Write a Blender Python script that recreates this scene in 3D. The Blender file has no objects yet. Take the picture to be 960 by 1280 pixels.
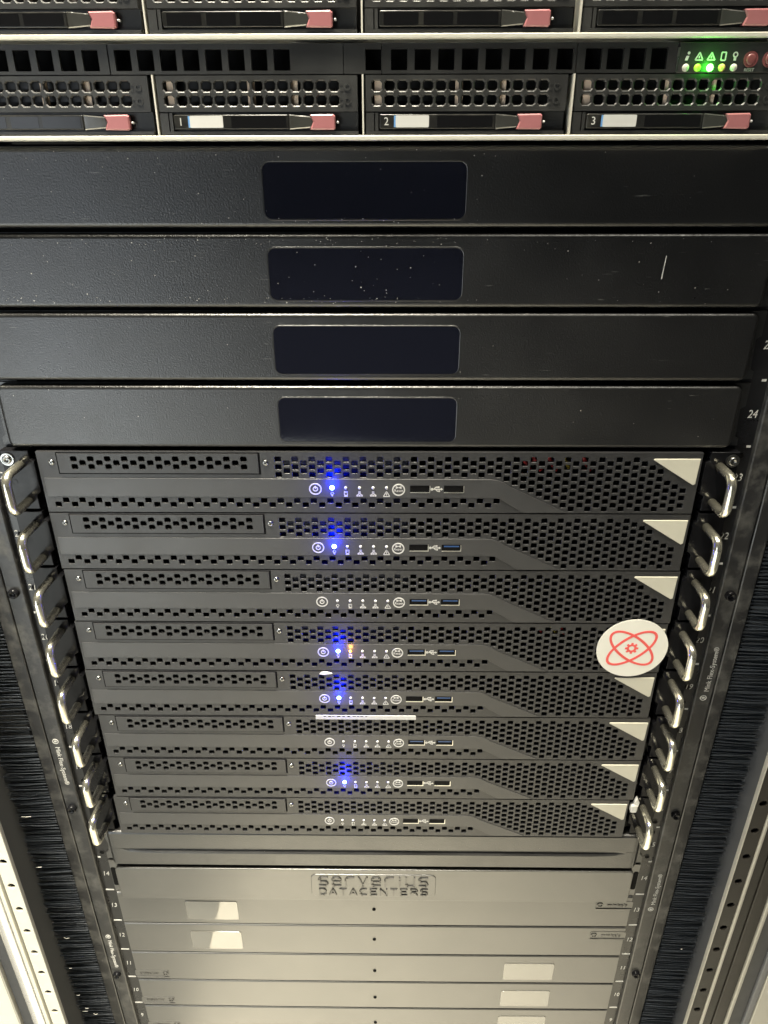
import bpy, math, random
from mathutils import Vector, Matrix
random.seed(11)
S = 0.001                       # everything below is written in millimetres
UH = 44.45                      # one rack unit
Z0 = 1112.0                     # height above the floor of the bottom edge of unit 24
sc = bpy.context.scene
COL = sc.collection

# ------------------------------------------------------------------ camera
def look_matrix(p, y, r):
    cp, sp, cy, sy = math.cos(p), math.sin(p), math.cos(y), math.sin(y)
    fwd = Vector((sy*cp, cy*cp, -sp)); right = Vector((cy, -sy, 0)); up = right.cross(fwd)
    cr, sr = math.cos(r), math.sin(r)
    rt = cr*right + sr*up; u = -sr*right + cr*up
    return Matrix(((rt.x, u.x, -fwd.x), (rt.y, u.y, -fwd.y), (rt.z, u.z, -fwd.z)))
cam_d = bpy.data.cameras.new('camera'); cam = bpy.data.objects.new('camera', cam_d); COL.objects.link(cam)
cam.matrix_world = Matrix.Translation((0.015588, -0.445253, (Z0+170.658)*S)) @ look_matrix(0.4580794, -0.0119935, -0.0022197).to_4x4()
cam_d.sensor_fit = 'VERTICAL'; cam_d.sensor_height = 24.0; cam_d.lens = 24.0*898.438/1280.0
cam_d.clip_start = 0.01; cam_d.clip_end = 100
sc.camera = cam

# ------------------------------------------------------------------ world, lamps, exposure
w = bpy.data.worlds.new('World'); sc.world = w; w.use_nodes = True
bg = w.node_tree.nodes['Background']; bg.inputs[0].default_value = (0.55, 0.62, 0.75, 1); bg.inputs[1].default_value = 0.02
def area(name, loc, target, sx, sy, power, col, spread=180):
    d = bpy.data.lights.new(name, 'AREA'); d.shape = 'RECTANGLE'; d.size = sx; d.size_y = sy; d.energy = power; d.color = col
    o = bpy.data.objects.new(name, d); COL.objects.link(o); o.location = loc
    o.rotation_euler = (Vector(target)-Vector(loc)).to_track_quat('-Z', 'Y').to_euler(); d.spread = math.radians(spread); return o
area('ceiling_panel_light', (-0.35, -0.50, 2.75), (-0.32, -0.52, 0), 0.9, 0.3, 38, (1.0, 0.93, 0.76), 52)
area('aisle_ceiling_light', (-1.55, -2.3, 2.75), (-1.6, -2.35, 0), 1.0, 1.0, 108, (0.84, 0.92, 1.0), 60)
area('ceiling_strip_light', (0.75, -0.55, 2.75), (0.75, -0.5, 0), 0.9, 0.12, 13, (1.0, 0.95, 0.82))
area('left_sheen_fill', (-1.25, -1.9, 0.85), (-0.1, 0, 1.1), 0.8, 1.3, 10, (0.86, 0.93, 1.0))  # unseen fill lamp, added for the sheen on the left panels
sc.view_settings.view_transform = 'Standard'; sc.view_settings.look = 'None'
sc.view_settings.gamma = 1; sc.view_settings.use_curve_mapping = False
sc.view_settings.exposure = 0.0
try: sc.cycles.use_denoising = True
except Exception: pass
sc.cycles.max_bounces = 8; sc.cycles.diffuse_bounces = 4; sc.cycles.glossy_bounces = 4

# ------------------------------------------------------------------ materials
class NT:
    def __init__(s, name):
        s.m = bpy.data.materials.new(name); s.m.use_nodes = True; s.t = s.m.node_tree; s.n = s.t.nodes; s.p = s.n['Principled BSDF']
    def node(s, typ, **kw):
        n = s.n.new(typ)
        for k, v in kw.items(): setattr(n, k, v)
        return n
    def link(s, a, b): s.t.links.new(a, b)
    def set(s, **kw):
        for k, v in kw.items(): s.p.inputs[k.replace('_', ' ')].default_value = v
def rgb(c): return (c[0], c[1], c[2], 1)
def painted(name, col, rough, spec=0.5, grain=0.25, grain_scale=1400, mottle=0.0, mott_col=None, mott_scale=25, dust=0.0, scratch=0.0, metal=0.0, rvar=0.08, coat=0.0, ior=1.5):
    """a coated surface: fine orange-peel relief, uneven gloss, optional grime, dust specks and scratches"""
    k = NT(name); k.set(Roughness=rough, Metallic=metal); k.p.inputs['Specular IOR Level'].default_value = spec; k.p.inputs['IOR'].default_value = ior
    if coat: k.p.inputs['Coat Weight'].default_value = coat; k.p.inputs['Coat Roughness'].default_value = 0.05
    g = k.node('ShaderNodeNewGeometry')
    n1 = k.node('ShaderNodeTexNoise'); n1.inputs['Scale'].default_value = grain_scale; n1.inputs['Detail'].default_value = 3
    k.link(g.outputs['Position'], n1.inputs['Vector'])
    b = k.node('ShaderNodeBump'); b.inputs['Strength'].default_value = grain; b.inputs['Distance'].default_value = 0.0004
    k.link(n1.outputs['Fac'], b.inputs['Height']); k.link(b.outputs[0], k.p.inputs['Normal'])
    n2 = k.node('ShaderNodeTexNoise'); n2.inputs['Scale'].default_value = mott_scale; n2.inputs['Detail'].default_value = 5; n2.inputs['Roughness'].default_value = 0.62
    k.link(g.outputs['Position'], n2.inputs['Vector'])
    mr = k.node('ShaderNodeMapRange'); mr.inputs[1].default_value = 0.3; mr.inputs[2].default_value = 0.7
    mr.inputs[3].default_value = rough-rvar; mr.inputs[4].default_value = rough+rvar
    k.link(n2.outputs['Fac'], mr.inputs[0]); k.link(mr.outputs[0], k.p.inputs['Roughness'])
    cur = None
    base = k.node('ShaderNodeRGB'); base.outputs[0].default_value = rgb(col); cur = base.outputs[0]
    def mix(fac, c):
        nonlocal cur
        mx = k.node('ShaderNodeMix', data_type='RGBA'); k.link(fac, mx.inputs[0]); k.link(cur, mx.inputs[6]); mx.inputs[7].default_value = rgb(c); cur = mx.outputs[2]
    if mottle:
        r = k.node('ShaderNodeMapRange'); r.inputs[1].default_value = 0.48; r.inputs[2].default_value = 0.72; r.inputs[4].default_value = mottle
        k.link(n2.outputs['Fac'], r.inputs[0]); mix(r.outputs[0], mott_col)
    if dust:
        v = k.node('ShaderNodeTexVoronoi'); v.inputs['Scale'].default_value = 260
        k.link(g.outputs['Position'], v.inputs['Vector'])
        sep = k.node('ShaderNodeSeparateColor'); k.link(v.outputs['Color'], sep.inputs[0])
        rad = k.node('ShaderNodeMath', operation='MULTIPLY_ADD'); rad.inputs[1].default_value = 0.75; rad.inputs[2].default_value = -0.75+0.115*dust
        k.link(sep.outputs[0], rad.inputs[0])
        lt = k.node('ShaderNodeMath', operation='LESS_THAN'); k.link(v.outputs['Distance'], lt.inputs[0]); k.link(rad.outputs[0], lt.inputs[1])
        mix(lt.outputs[0], (0.42, 0.40, 0.36))
    if scratch:
        mp = k.node('ShaderNodeMapping'); mp.inputs['Scale'].default_value = (60, 60, 900); mp.inputs['Rotation'].default_value = (0, 0.12, 0)
        k.link(g.outputs['Position'], mp.inputs[0])
        n3 = k.node('ShaderNodeTexNoise'); n3.inputs['Scale'].default_value = 1.0; n3.inputs['Detail'].default_value = 2
        k.link(mp.outputs[0], n3.inputs['Vector'])
        r3 = k.node('ShaderNodeMapRange'); r3.inputs[1].default_value = 0.735; r3.inputs[2].default_value = 0.78; r3.inputs[4].default_value = scratch
        k.link(n3.outputs['Fac'], r3.inputs[0]); mix(r3.outputs[0], (0.2, 0.2, 0.19))
    k.link(cur, k.p.inputs['Base Color'])
    return k.m
def plain(name, col, rough, metal=0.0, spec=0.5, var=0.06, scale=60):
    return painted(name, col, rough, spec, grain=0.06, grain_scale=600, mottle=var, mott_col=[c*0.6 for c in col], mott_scale=scale, metal=metal, rvar=min(0.05, rough*0.4))
def glow(name, col, strength):
    k = NT(name); k.set(Roughness=0.3); k.p.inputs['Base Color'].default_value = rgb(col)
    k.p.inputs['Emission Color'].default_value = rgb(col); k.p.inputs['Emission Strength'].default_value = strength
    return k.m
M = dict(
    panel=painted('black_powder_coat', (0.0075, 0.0075, 0.0078), 0.33, 0.8, 0.42, 1000, 0.12, (0.016, 0.016, 0.0155), 14, dust=0.8, scratch=0.5, rvar=0.06),
    film=painted('smooth_window_film', (0.007, 0.0078, 0.0135), 0.06, 0.6, 0.02, 300, dust=0.2, rvar=0.02),
    tint=painted('dark_lever_window', (0.006, 0.006, 0.0065), 0.12, 0.4, 0.02, 300, dust=0.2, rvar=0.03),
    bezel=painted('grey_bezel_paint', (0.017, 0.017, 0.0185), 0.41, 0.55, 0.35, 1500, 0.2, (0.028, 0.028, 0.028), 30, dust=0.25, rvar=0.06),
    strip=painted('grey_control_strip', (0.024, 0.024, 0.0255), 0.40, 0.68, 0.3, 1500, 0.2, (0.036, 0.0355, 0.035), 22, dust=0.25, rvar=0.06),
    dark=painted('inner_black', (0.002, 0.002, 0.0022), 0.7, 0.1, 0.05),
    ear=painted('gloss_black_paint', (0.006, 0.006, 0.007), 0.18, 0.12, 0.1, 500, 0.15, (0.015, 0.015, 0.015), 60, dust=0.5, rvar=0.08),
    chrome=painted('polished_steel', (0.90, 0.87, 0.72), 0.20, 0.5, 0.03, 300, 0.2, (0.78, 0.74, 0.58), 90, metal=0.94, rvar=0.04),
    steel=plain('bare_steel', (0.62, 0.61, 0.57), 0.28, metal=1.0, var=0.3),
    screw=plain('nickel_screw', (0.30, 0.30, 0.29), 0.28, metal=1.0, var=0.3, scale=400),
    white=plain('white_print', (0.49, 0.485, 0.46), 0.55),
    cream=plain('cream_badge', (0.48, 0.46, 0.38), 0.5, var=0.15),
    paper=plain('white_vinyl', (0.68, 0.665, 0.60), 0.45, var=0.04),
    red=plain('red_print', (0.72, 0.09, 0.08), 0.5),
    tab=plain('red_plastic', (0.31, 0.12, 0.125), 0.3),
    carrier=painted('drive_tray_plastic', (0.022, 0.022, 0.021), 0.38, 0.6, 0.2, 1500, 0.3, (0.045, 0.045, 0.04), 40, dust=0.2),
    smoky=painted('smoky_clear_plastic', (0.014, 0.014, 0.0135), 0.16, 0.3, 0.05, 200, 0.5, (0.05, 0.048, 0.04), 90),
    clear=painted('greyish_clear_plastic', (0.035, 0.035, 0.032), 0.10, 0.9, 0.05, 200, 0.5, (0.05, 0.05, 0.045), 90),
    rail=painted('rail_black_steel', (0.007, 0.007, 0.008), 0.30, 0.4, 0.15, 900, 0.1, (0.02, 0.02, 0.02), 30, dust=0.4),
    flange=painted('worn_rail_flange', (0.016, 0.016, 0.017), 0.40, 0.5, 0.2, 900, 0.85, (0.10, 0.098, 0.09), 55, dust=0.4, rvar=0.12),
    bristle=plain('black_bristle', (0.021, 0.026, 0.034), 0.42),
    baffle=painted('dark_grey_baffle', (0.115, 0.118, 0.124), 0.5, 0.5, 0.2, 900, 0.2, (0.14, 0.14, 0.144), 20, dust=0.3),
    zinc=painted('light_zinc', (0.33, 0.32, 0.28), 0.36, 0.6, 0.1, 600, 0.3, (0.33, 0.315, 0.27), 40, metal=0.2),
    alum=plain('brushed_aluminium', (0.62, 0.62, 0.63), 0.25, metal=1.0, var=0.2),
    brown=painted('brown_and_shaded_post', (0.020, 0.018, 0.015), 0.45, 0.22, 0.15, 700, 0.3, (0.036, 0.032, 0.027), 30, dust=0.3),  # brown parts, and the right post's shaded copy of the post paint
    gasket=plain('rubber_gasket', (0.03, 0.032, 0.036), 0.55),
    plastic=painted('thin_blank_plastic', (0.030, 0.029, 0.026), 0.33, 0.9, 0.12, 700, 0.3, (0.05, 0.048, 0.042), 12, dust=0.16, rvar=0.05, ior=1.62),
    shelf=painted('grooved_panel_and_letter_shade', (0.016, 0.0155, 0.015), 0.36, 0.95, 0.35, 1100, 0.2, (0.03, 0.029, 0.027), 20, dust=0.5, ior=1.52),
    gloss=painted('glossy_label_field', (0.10, 0.095, 0.08), 0.035, 1.0, 0.02, 200, 0.12, (0.13, 0.124, 0.104), 60, ior=1.8, rvar=0.01),
    tongue_b=plain('blue_plastic', (0.02, 0.075, 0.22), 0.35),
    ledoff=plain('unlit_led', (0.45, 0.45, 0.44), 0.4),
    led_blue=glow('lit_led_blue', (0.12, 0.25, 1.0), 40), led_amber=glow('lit_led_amber', (1.0, 0.45, 0.06), 5),
    led_green=glow('lit_led_green', (0.10, 1.0, 0.08), 16), led_dimgreen=glow('faint_led_green', (0.35, 0.8, 0.05), 0.5),
    led_yellow=plain('yellow_led_lens', (0.62, 0.5, 0.14), 0.3), led_clear=plain('clear_led_lens', (0.5, 0.5, 0.42), 0.3),
    btn=plain('maroon_button', (0.16, 0.05, 0.05), 0.35), cable_r=plain('red_wire', (0.4, 0.02, 0.02), 0.5), cable_y=plain('yellow_wire', (0.4, 0.3, 0.04), 0.5),
    bluetag=plain('blue_tape', (0.1, 0.25, 0.5), 0.5), copper=plain('tan_component', (0.72, 0.56, 0.42), 0.4),
    chip=plain('pale_paint_chip', (0.52, 0.51, 0.48), 0.6),
    galv=painted('galvanised_lip', (0.60, 0.58, 0.50), 0.45, 0.5, 0.1, 700, 0.3, (0.48, 0.46, 0.40), 50, metal=0.25),
    cream_lit_post=painted('cream_lit_post_paint', (0.66, 0.64, 0.55), 0.38, 0.6, 0.1, 600, 0.2, (0.55, 0.53, 0.46), 40),  # pale copy of the post paint, left side's bright reflection put into colour
    board=plain('glow_catch_dark', (0.05, 0.05, 0.07), 0.5),
    floor_grey=painted('added_tile_grey', (0.22, 0.22, 0.205), 0.5, 0.5, 0.1, 200, 0.15, (0.18, 0.18, 0.17), 6),
    floor=painted('pale_floor_tile', (0.74, 0.71, 0.62), 0.5, 0.5, 0.1, 200, 0.15, (0.6, 0.57, 0.5), 4),
)

# ------------------------------------------------------------------ mesh helpers
class MB:
    def __init__(s): s.v = []; s.f = []; s.sm = []; s.mi = []; s.cur = 0
    def face(s, pts, smooth=False):
        b = len(s.v); s.v += [tuple(p) for p in pts]; s.f.append(tuple(range(b, b+len(pts)))); s.sm.append(smooth); s.mi.append(s.cur)
    def grid(s, rings, closed=True, smooth=True, capa=False, capb=False):
        b = len(s.v); n = len(rings[0])
        for r in rings: s.v += [tuple(p) for p in r]
        for i in range(len(rings)-1):
            for j in range(n if closed else n-1):
                j2 = (j+1) % n
                s.f.append((b+i*n+j, b+i*n+j2, b+(i+1)*n+j2, b+(i+1)*n+j)); s.sm.append(smooth); s.mi.append(s.cur)
        if capa: s.f.append(tuple(b+j for j in reversed(range(n)))); s.sm.append(False); s.mi.append(s.cur)
        if capb: s.f.append(tuple(b+(len(rings)-1)*n+j for j in range(n))); s.sm.append(False); s.mi.append(s.cur)
    def box(s, x0, x1, y0, y1, z0, z1):
        p = [(x0,y0,z0),(x1,y0,z0),(x1,y1,z0),(x0,y1,z0),(x0,y0,z1),(x1,y0,z1),(x1,y1,z1),(x0,y1,z1)]
        b = len(s.v); s.v += p
        for f in ((0,1,5,4),(1,2,6,5),(2,3,7,6),(3,0,4,7),(4,5,6,7),(3,2,1,0)): s.f.append(tuple(b+i for i in f)); s.sm.append(False); s.mi.append(s.cur)
    def prism(s, poly, yf, yb, bev=0.0):
        """outline in x,z (counter-clockwise seen from the front), front at yf, back at yb"""
        rings = []
        if bev:
            c = (sum(p[0] for p in poly)/len(poly), sum(p[1] for p in poly)/len(poly))
            ins = inset(poly, bev)
            rings.append([(x, yf, z) for x, z in ins]); rings.append([(x, yf+bev, z) for x, z in poly])
        else: rings.append([(x, yf, z) for x, z in poly])
        rings.append([(x, yb, z) for x, z in poly])
        s.grid(rings, True, False)
        b = len(s.v); s.v += rings[0]; s.f.append(tuple(range(b, b+len(poly)))); s.sm.append(False); s.mi.append(s.cur)
    def cushion(s, x0, x1, z0, z1, yf, yb, r, rc=None, n=5):
        """plate with rounded front edges"""
        rc = rc if rc is not None else r; rings = []
        for k in range(n+1):
            a = math.pi/2*k/n; ins = r*(1-math.sin(a)); y = yf+r*(1-math.cos(a))
            rings.append([(x, y, z) for x, z in rrect(x0+ins, x1-ins, z0+ins, z1-ins, max(rc-ins, 0.05))])
        rings.append([(x, yb, z) for x, z in rrect(x0, x1, z0, z1, rc)])
        s.grid(rings, True, True)
        b = len(s.v); s.v += rings[0]; s.f.append(tuple(range(b, b+len(rings[0])))); s.sm.append(False); s.mi.append(s.cur)
    def tube(s, path, r, n=12, caps=True):
        P = [Vector(p) for p in path]; rings = []; up = Vector((0.37, 0.21, 0.9)).normalized()
        for i, p in enumerate(P):
            t = (P[min(i+1, len(P)-1)]-P[max(i-1, 0)]).normalized()
            u = (up - t*up.dot(t)).normalized(); w_ = t.cross(u); up = u
            rr = r[i] if isinstance(r, (list, tuple)) else r
            rings.append([p+rr*(math.cos(2*math.pi*j/n)*u+math.sin(2*math.pi*j/n)*w_) for j in range(n)])
        s.grid(rings, True, True, caps, caps)
    def lathe(s, cx, cz, prof, n=16):
        """profile of (radius, y) turned about a front-facing axis, first point outermost back"""
        rings = [[(cx+r*math.cos(2*math.pi*j/n), y, cz+r*math.sin(2*math.pi*j/n)) for j in range(n)] for r, y in prof]
        s.grid(rings, True, True, False, True)
    def ring(s, cx, cz, r0, r1, yf, yb, n=28, ex=1.0, rot=0.0):
        c, d = math.cos(rot), math.sin(rot)
        def e(r, y, o):
            out = []
            for j in range(n):
                a = 2*math.pi*j/n; X = (r*ex if ex != 1 else r)*math.cos(a); Zz = r*math.sin(a); out.append((cx+X*c-Zz*d, y, cz+X*d+Zz*c))
            return out
        s.grid([e(r1, yb, 0), e(r1, yf, 0), e(r0, yf, 0), e(r0, yb, 0)], True, False)
    def mesh(s, name, mats):
        me = bpy.data.meshes.new(name); me.from_pydata([(x*S, y*S, z*S) for x, y, z in s.v], [], s.f)
        for m in (mats if isinstance(mats, (list, tuple)) else [mats]): me.materials.append(m)
        me.polygons.foreach_set('use_smooth', s.sm); me.polygons.foreach_set('material_index', s.mi); me.update()
        return me
def inset(poly, d):
    n = len(poly); out = []
    for i in range(n):
        p0, p1, p2 = Vector(poly[i-1]), Vector(poly[i]), Vector(poly[(i+1) % n])
        e1 = (p1-p0).normalized(); e2 = (p2-p1).normalized(); n1 = Vector((-e1.y, e1.x)); n2 = Vector((-e2.y, e2.x))
        m = (n1+n2); m = m/max(m.length_squared*0.5, 0.25); out.append(tuple(p1+m*d))
    return out
def rrect(x0, x1, z0, z1, r, n=5):
    out = []
    for cx, cz, a0 in ((x1-r, z0+r, -90), (x1-r, z1-r, 0), (x0+r, z1-r, 90), (x0+r, z0+r, 180)):
        for k in range(n+1):
            a = math.radians(a0+90*k/n); out.append((cx+r*math.cos(a), cz+r*math.sin(a)))
    return out
def perforated(mb, cols, yf, t, hw, hh, ch, x0, x1, z0, z1, cham=0.0):
    """sheet x0..x1, z0..z1 with real holes; cols = [(x_centre, [z centres])], each hole hw x hh half-sizes with cut corners"""
    cols = sorted(cols); xs = []; cur = x0
    for i, (cx, zs) in enumerate(cols):
        a = x0 if i == 0 else (cols[i-1][0]+cx)/2
        b = x1 if i == len(cols)-1 else (cx+cols[i+1][0])/2
        # keep the cell near the hole, plain sheet elsewhere
        a2, b2 = max(a, cx-hw-1.2), min(b, cx+hw+1.2)
        if a2-a > 0.01: mb.face([(a, yf, z0), (a2, yf, z0), (a2, yf, z1), (a, yf, z1)])
        if b-b2 > 0.01: mb.face([(b2, yf, z0), (b, yf, z0), (b, yf, z1), (b2, yf, z1)])
        zs = sorted(zs); prev = z0
        for k, cz in enumerate(zs):
            lo = max(prev, cz-hh-0.6); hi = cz+hh+0.6
            if k+1 < len(zs): hi = min(hi, (cz+zs[k+1])/2)
            hi = min(hi, z1)
            if lo-prev > 0.001: mb.face([(a2, yf, prev), (b2, yf, prev), (b2, yf, lo), (a2, yf, lo)])
            o = [(a2, lo), (b2, lo), (b2, hi), (a2, hi)]
            q = [(cx-hw+ch, cz-hh), (cx+hw-ch, cz-hh), (cx+hw, cz-hh+ch), (cx+hw, cz+hh-ch), (cx+hw-ch, cz+hh), (cx-hw+ch, cz+hh), (cx-hw, cz+hh-ch), (cx-hw, cz-hh+ch)]
            F = lambda *pts: mb.face([(x, yf, z) for x, z in pts])
            F(o[0], o[1], q[1], q[0]); F(o[1], o[2], q[3], q[2]); F(o[2], o[3], q[5], q[4]); F(o[3], o[0], q[7], q[6])
            F(o[1], q[2], q[1]); F(o[2], q[4], q[3]); F(o[3], q[6], q[5]); F(o[0], q[0], q[7])
            for j in range(8):
                (xa, za), (xb, zb) = q[j], q[(j+1) % 8]
                if cham:
                    fx, fz = 1-cham/hw, 1-cham/hh; A = (cx+(xa-cx)*fx, cz+(za-cz)*fz); B = (cx+(xb-cx)*fx, cz+(zb-cz)*fz)
                    mb.face([(xa, yf, za), (xb, yf, zb), (B[0], yf+cham, B[1]), (A[0], yf+cham, A[1])])
                    mb.face([(A[0], yf+cham, A[1]), (B[0], yf+cham, B[1]), (B[0], yf+t, B[1]), (A[0], yf+t, A[1])]); continue
                mb.face([(xa, yf, za), (xb, yf, zb), (xb, yf+t, zb), (xa, yf+t, za)])
            prev = hi
        if z1-prev > 0.001: mb.face([(a2, yf, prev), (b2, yf, prev), (b2, yf, z1), (a2, yf, z1)])
    for p, q in (((x0, z0), (x1, z0)), ((x1, z0), (x1, z1)), ((x1, z1), (x0, z1)), ((x0, z1), (x0, z0))):
        mb.face([(p[0], yf, p[1]), (p[0], yf+t, p[1]), (q[0], yf+t, q[1]), (q[0], yf, q[1])])
def text_mesh(name, body, size, mat, extrude=0.08, rot=0.0, xscale=1.0, shear=0.0):
    cu = bpy.data.curves.new(name, 'FONT'); cu.body = body; cu.size = size; cu.align_x = 'CENTER'; cu.align_y = 'CENTER'; cu.extrude = extrude; cu.shear = shear
    cu.resolution_u = 2
    ob = bpy.data.objects.new(name, cu); COL.objects.link(ob); bpy.context.view_layer.update()
    me = bpy.data.meshes.new_from_object(ob.evaluated_get(bpy.context.evaluated_depsgraph_get()))
    bpy.data.objects.remove(ob); c, d = math.cos(rot), math.sin(rot)
    for v in me.vertices:
        x, z, y = v.co.x*xscale, v.co.y, -v.co.z
        v.co = ((x*c-z*d)*S, y*S, (x*d+z*c)*S)
    me.materials.clear(); me.materials.append(mat); me.name = name
    return me

# ------------------------------------------------------------------ object helpers
def thing(name, label, cat, loc, group=None):
    o = bpy.data.objects.new(name, None); COL.objects.link(o); o.empty_display_size = 0.02
    o.location = (loc[0]*S, loc[1]*S, (Z0+loc[2])*S); o['label'] = label; o['category'] = cat
    if group: o['group'] = group
    return o
CACHE = {}
def part(name, key, fn, mat, parent, loc=(0, 0, 0), bevel=0.0, kind=None, label=None):
    if key is None or key not in CACHE:
        mb = MB(); fn(mb); me = mb.mesh(name, mat)
        if key is not None: CACHE[key] = me
    else: me = CACHE[key]
    return link(name, me, parent, loc, kind, label)
def link(name, me, parent, loc=(0, 0, 0), kind=None, label=None):
    o = bpy.data.objects.new(name, me); COL.objects.link(o)
    if parent is not None: o.parent = parent; o.location = (loc[0]*S, loc[1]*S, loc[2]*S)
    else: o.location = (loc[0]*S, loc[1]*S, (Z0+loc[2])*S)
    if kind: o['kind'] = kind
    if label: o['label'] = label
    return o
def txt(name, key, body, size, mat, parent, loc, **kw):
    if key not in CACHE: CACHE[key] = text_mesh(name, body, size, mat, **kw)
    return link(name, CACHE[key], parent, loc)
def lamp(name, parent, loc, power, col, rad=0.8):
    d = bpy.data.lights.new(name, 'POINT'); d.energy = power; d.color = col; d.shadow_soft_size = rad*S
    o = bpy.data.objects.new(name, d); COL.objects.link(o); o.parent = parent; o.location = tuple(c*S for c in loc)

# ------------------------------------------------------------------ floor of the aisle
mb = MB(); mb.face([(-2500, -3000, 0), (2500, -3000, 0), (2500, 1500, 0), (-2500, 1500, 0)])
fl = link('floor', mb.mesh('floor', M['floor']), None, (0, 0, -Z0)); fl['kind'] = 'structure'
mb = MB(); mb.prism([(-910, -1200), (-312, -1200), (-312, 0), (-910, 0)], -4, 0); mb.v = [(x, z, -y) for x, y, z in mb.v]
ft = link('added_dark_tile', mb.mesh('added_dark_tile', M['floor_grey']), None, (0, 0, -Z0)); ft['kind'] = 'structure'  # unseen darker tile, added for the dark edge mirrored in the label fields

# ------------------------------------------------------------------ the cabinet: rails, brushes, baffles, posts
ZB, ZT = -1060.0, 420.0
cab = thing('rack_cabinet', 'open black server rack cabinet with numbered mounting rails and side brush strips', 'server rack', (0, 0, -Z0))
CZ = Z0       # cabinet-local z of the datum
def C(p): return (p[0], p[1], p[2]+CZ)
for sx in (-1, 1):
    def rail_fn(mb):
        a, b = sorted((sx*226, sx*253)); mb.box(a, b, 0, 2.5, ZB+CZ, ZT+CZ)
        a, b = sorted((sx*224, sx*226.5)); mb.box(a, b, 0.2, 60, ZB+CZ, ZT+CZ)
        for k in range(-9, 0):                                      # punched holes with bright rims, three to a unit
            for dz in (6.5, 22.2, 37.9):
                z = k*UH+dz+CZ
                mb.ring(sx*246, z, 2.2, 2.75, -0.35, 0.1, 14)
    part('mounting_rail', None, rail_fn, M['rail'], cab)
    def hole_fn(mb):
        for k in range(-9, 0):
            for dz in (6.5, 22.2, 37.9): mb.lathe(sx*246, k*UH+dz+CZ, [(2.2, -0.05), (2.15, -0.12)], 12)
    rail = cab.children[-1]
    part('rail_hole', None, hole_fn, M['dark'], rail, kind='stuff')
    def flange_fn(mb):
        prof = [(252.4, 2.0), (252.6, -3.2), (253.4, -4.0), (264.4, -4.0), (265.0, -3.4), (265.3, -1.2), (266.4, -1.2), (266.7, -2.6), (267.3, -3.0), (276.4, -3.0), (277.0, -2.4), (277.0, 2.2)]
        r = [[(sx*x, y, z) for x, y in prof] for z in (ZB+CZ, ZT+CZ)]
        if sx < 0: r.reverse()
        mb.grid(r, False, False)
    fg = part('rail_flange', None, flange_fn, M['flange'], cab)
    for k in range(-15, 6):                                         # unit marks and numerals
        part('unit_tick', 'tick', lambda mb: mb.box(-3.9, 3.9, -0.25, 0.05, -0.75, 0.75), M['white'], rail, (sx*247.6, 0, k*UH+CZ)) if k < -9 else part('unit_tick', 'tick2', lambda mb: mb.box(-1.4, 1.4, -0.25, 0.05, -0.75, 0.75), M['white'], rail, (sx*249.8, 0, k*UH+CZ))
        txt('unit_number', 'num%d' % (24+k), str(24+k), 7.6, M['white'], rail, (sx*247.6, -0.1, k*UH+22.0+CZ), xscale=0.82, shear=0.12)
    for z in ((-183.5, -436, -688) if sx > 0 else (-281, -532)):      # maker's lettering along the flange
        txt('flange_lettering', 'flt%d' % sx, 'Mink Flex-System\u00ae', 5.4, M['white'], fg, (sx*258.6 + (1.6 if sx > 0 else 0), -4.1, z+sx*3.2+CZ), rot=math.radians(90*sx), xscale=1.0)
        def emb(mb):
            mb.ring(0, 0, 1.9, 2.6, -0.2, 0.05, 20); mb.box(-1.2, 1.2, -0.15, 0.05, -0.5, 0.5); mb.lathe(0, 0, [(1.0, 0), (0.9, -0.18)], 10)
        part('flange_emblem', 'flemb', emb, M['white'], fg, (sx*258.8, -4.1, z-sx*24.0+CZ))
    for z in ((-112.8, -335.2, -557.5) if sx > 0 else (-113.4, -333, -567)):
        part('flange_clip', 'clip', lambda mb: (mb.lathe(0, 0, [(3.9, 0.0), (3.9, -2.0), (3.5, -3.2), (2.6, -3.6), (1.6, -2.4), (0.4, -2.2)], 20)), M['ear'], cab, (sx*259.6, -4.0, z+CZ))
    # brush strip: holder behind the flange edge and tufts of bristles lying outward
    bs = part('brush_holder', None, lambda mb: mb.box(*(sorted((sx*275.5, sx*281))+[0.2, 4.0, ZB+CZ, ZT+CZ])), M['rail'], cab)
    def bristles(mb):
        rnd = random.Random(5+sx); z = -740.0
        while z < 300:
            gap = sx < 0 and -262 < z < -226
            tip = 312+rnd.uniform(-1.5, 1.5); droop = rnd.uniform(-2.0, 0.6)
            for q in range(8 if not gap else 2):
                za = z+rnd.uniform(-0.8, 0.8); zb = z+rnd.uniform(-1.35, 1.35)+droop*0.6; L = tip+rnd.uniform(-2.2, 1.6)
                if rnd.random() < 0.012: zb += rnd.uniform(-9, 5); L -= rnd.uniform(0, 9)
                y0 = rnd.uniform(-1.0, 1.2); y1 = y0+rnd.uniform(-1.6, 0.8); zm = (za+zb)/2+rnd.uniform(-0.4, 0.4)
                rings = []
                for x, y, zz, r in ((278.5, y0, za, 0.42), ((278.5+L)/2, (y0+y1)/2-0.3, zm, 0.42), (L, y1, zb, 0.26)):
                    rings.append([(sx*x, y+r*math.cos(t), zz+CZ+r*math.sin(t)) for t in (0.3, 2.4, 4.5)])
                if sx < 0: rings.reverse()
                mb.grid(rings, True, True)
            z += 3.15
    part('brush_bristles', None, bristles, M['bristle'], cab, kind='stuff')
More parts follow.
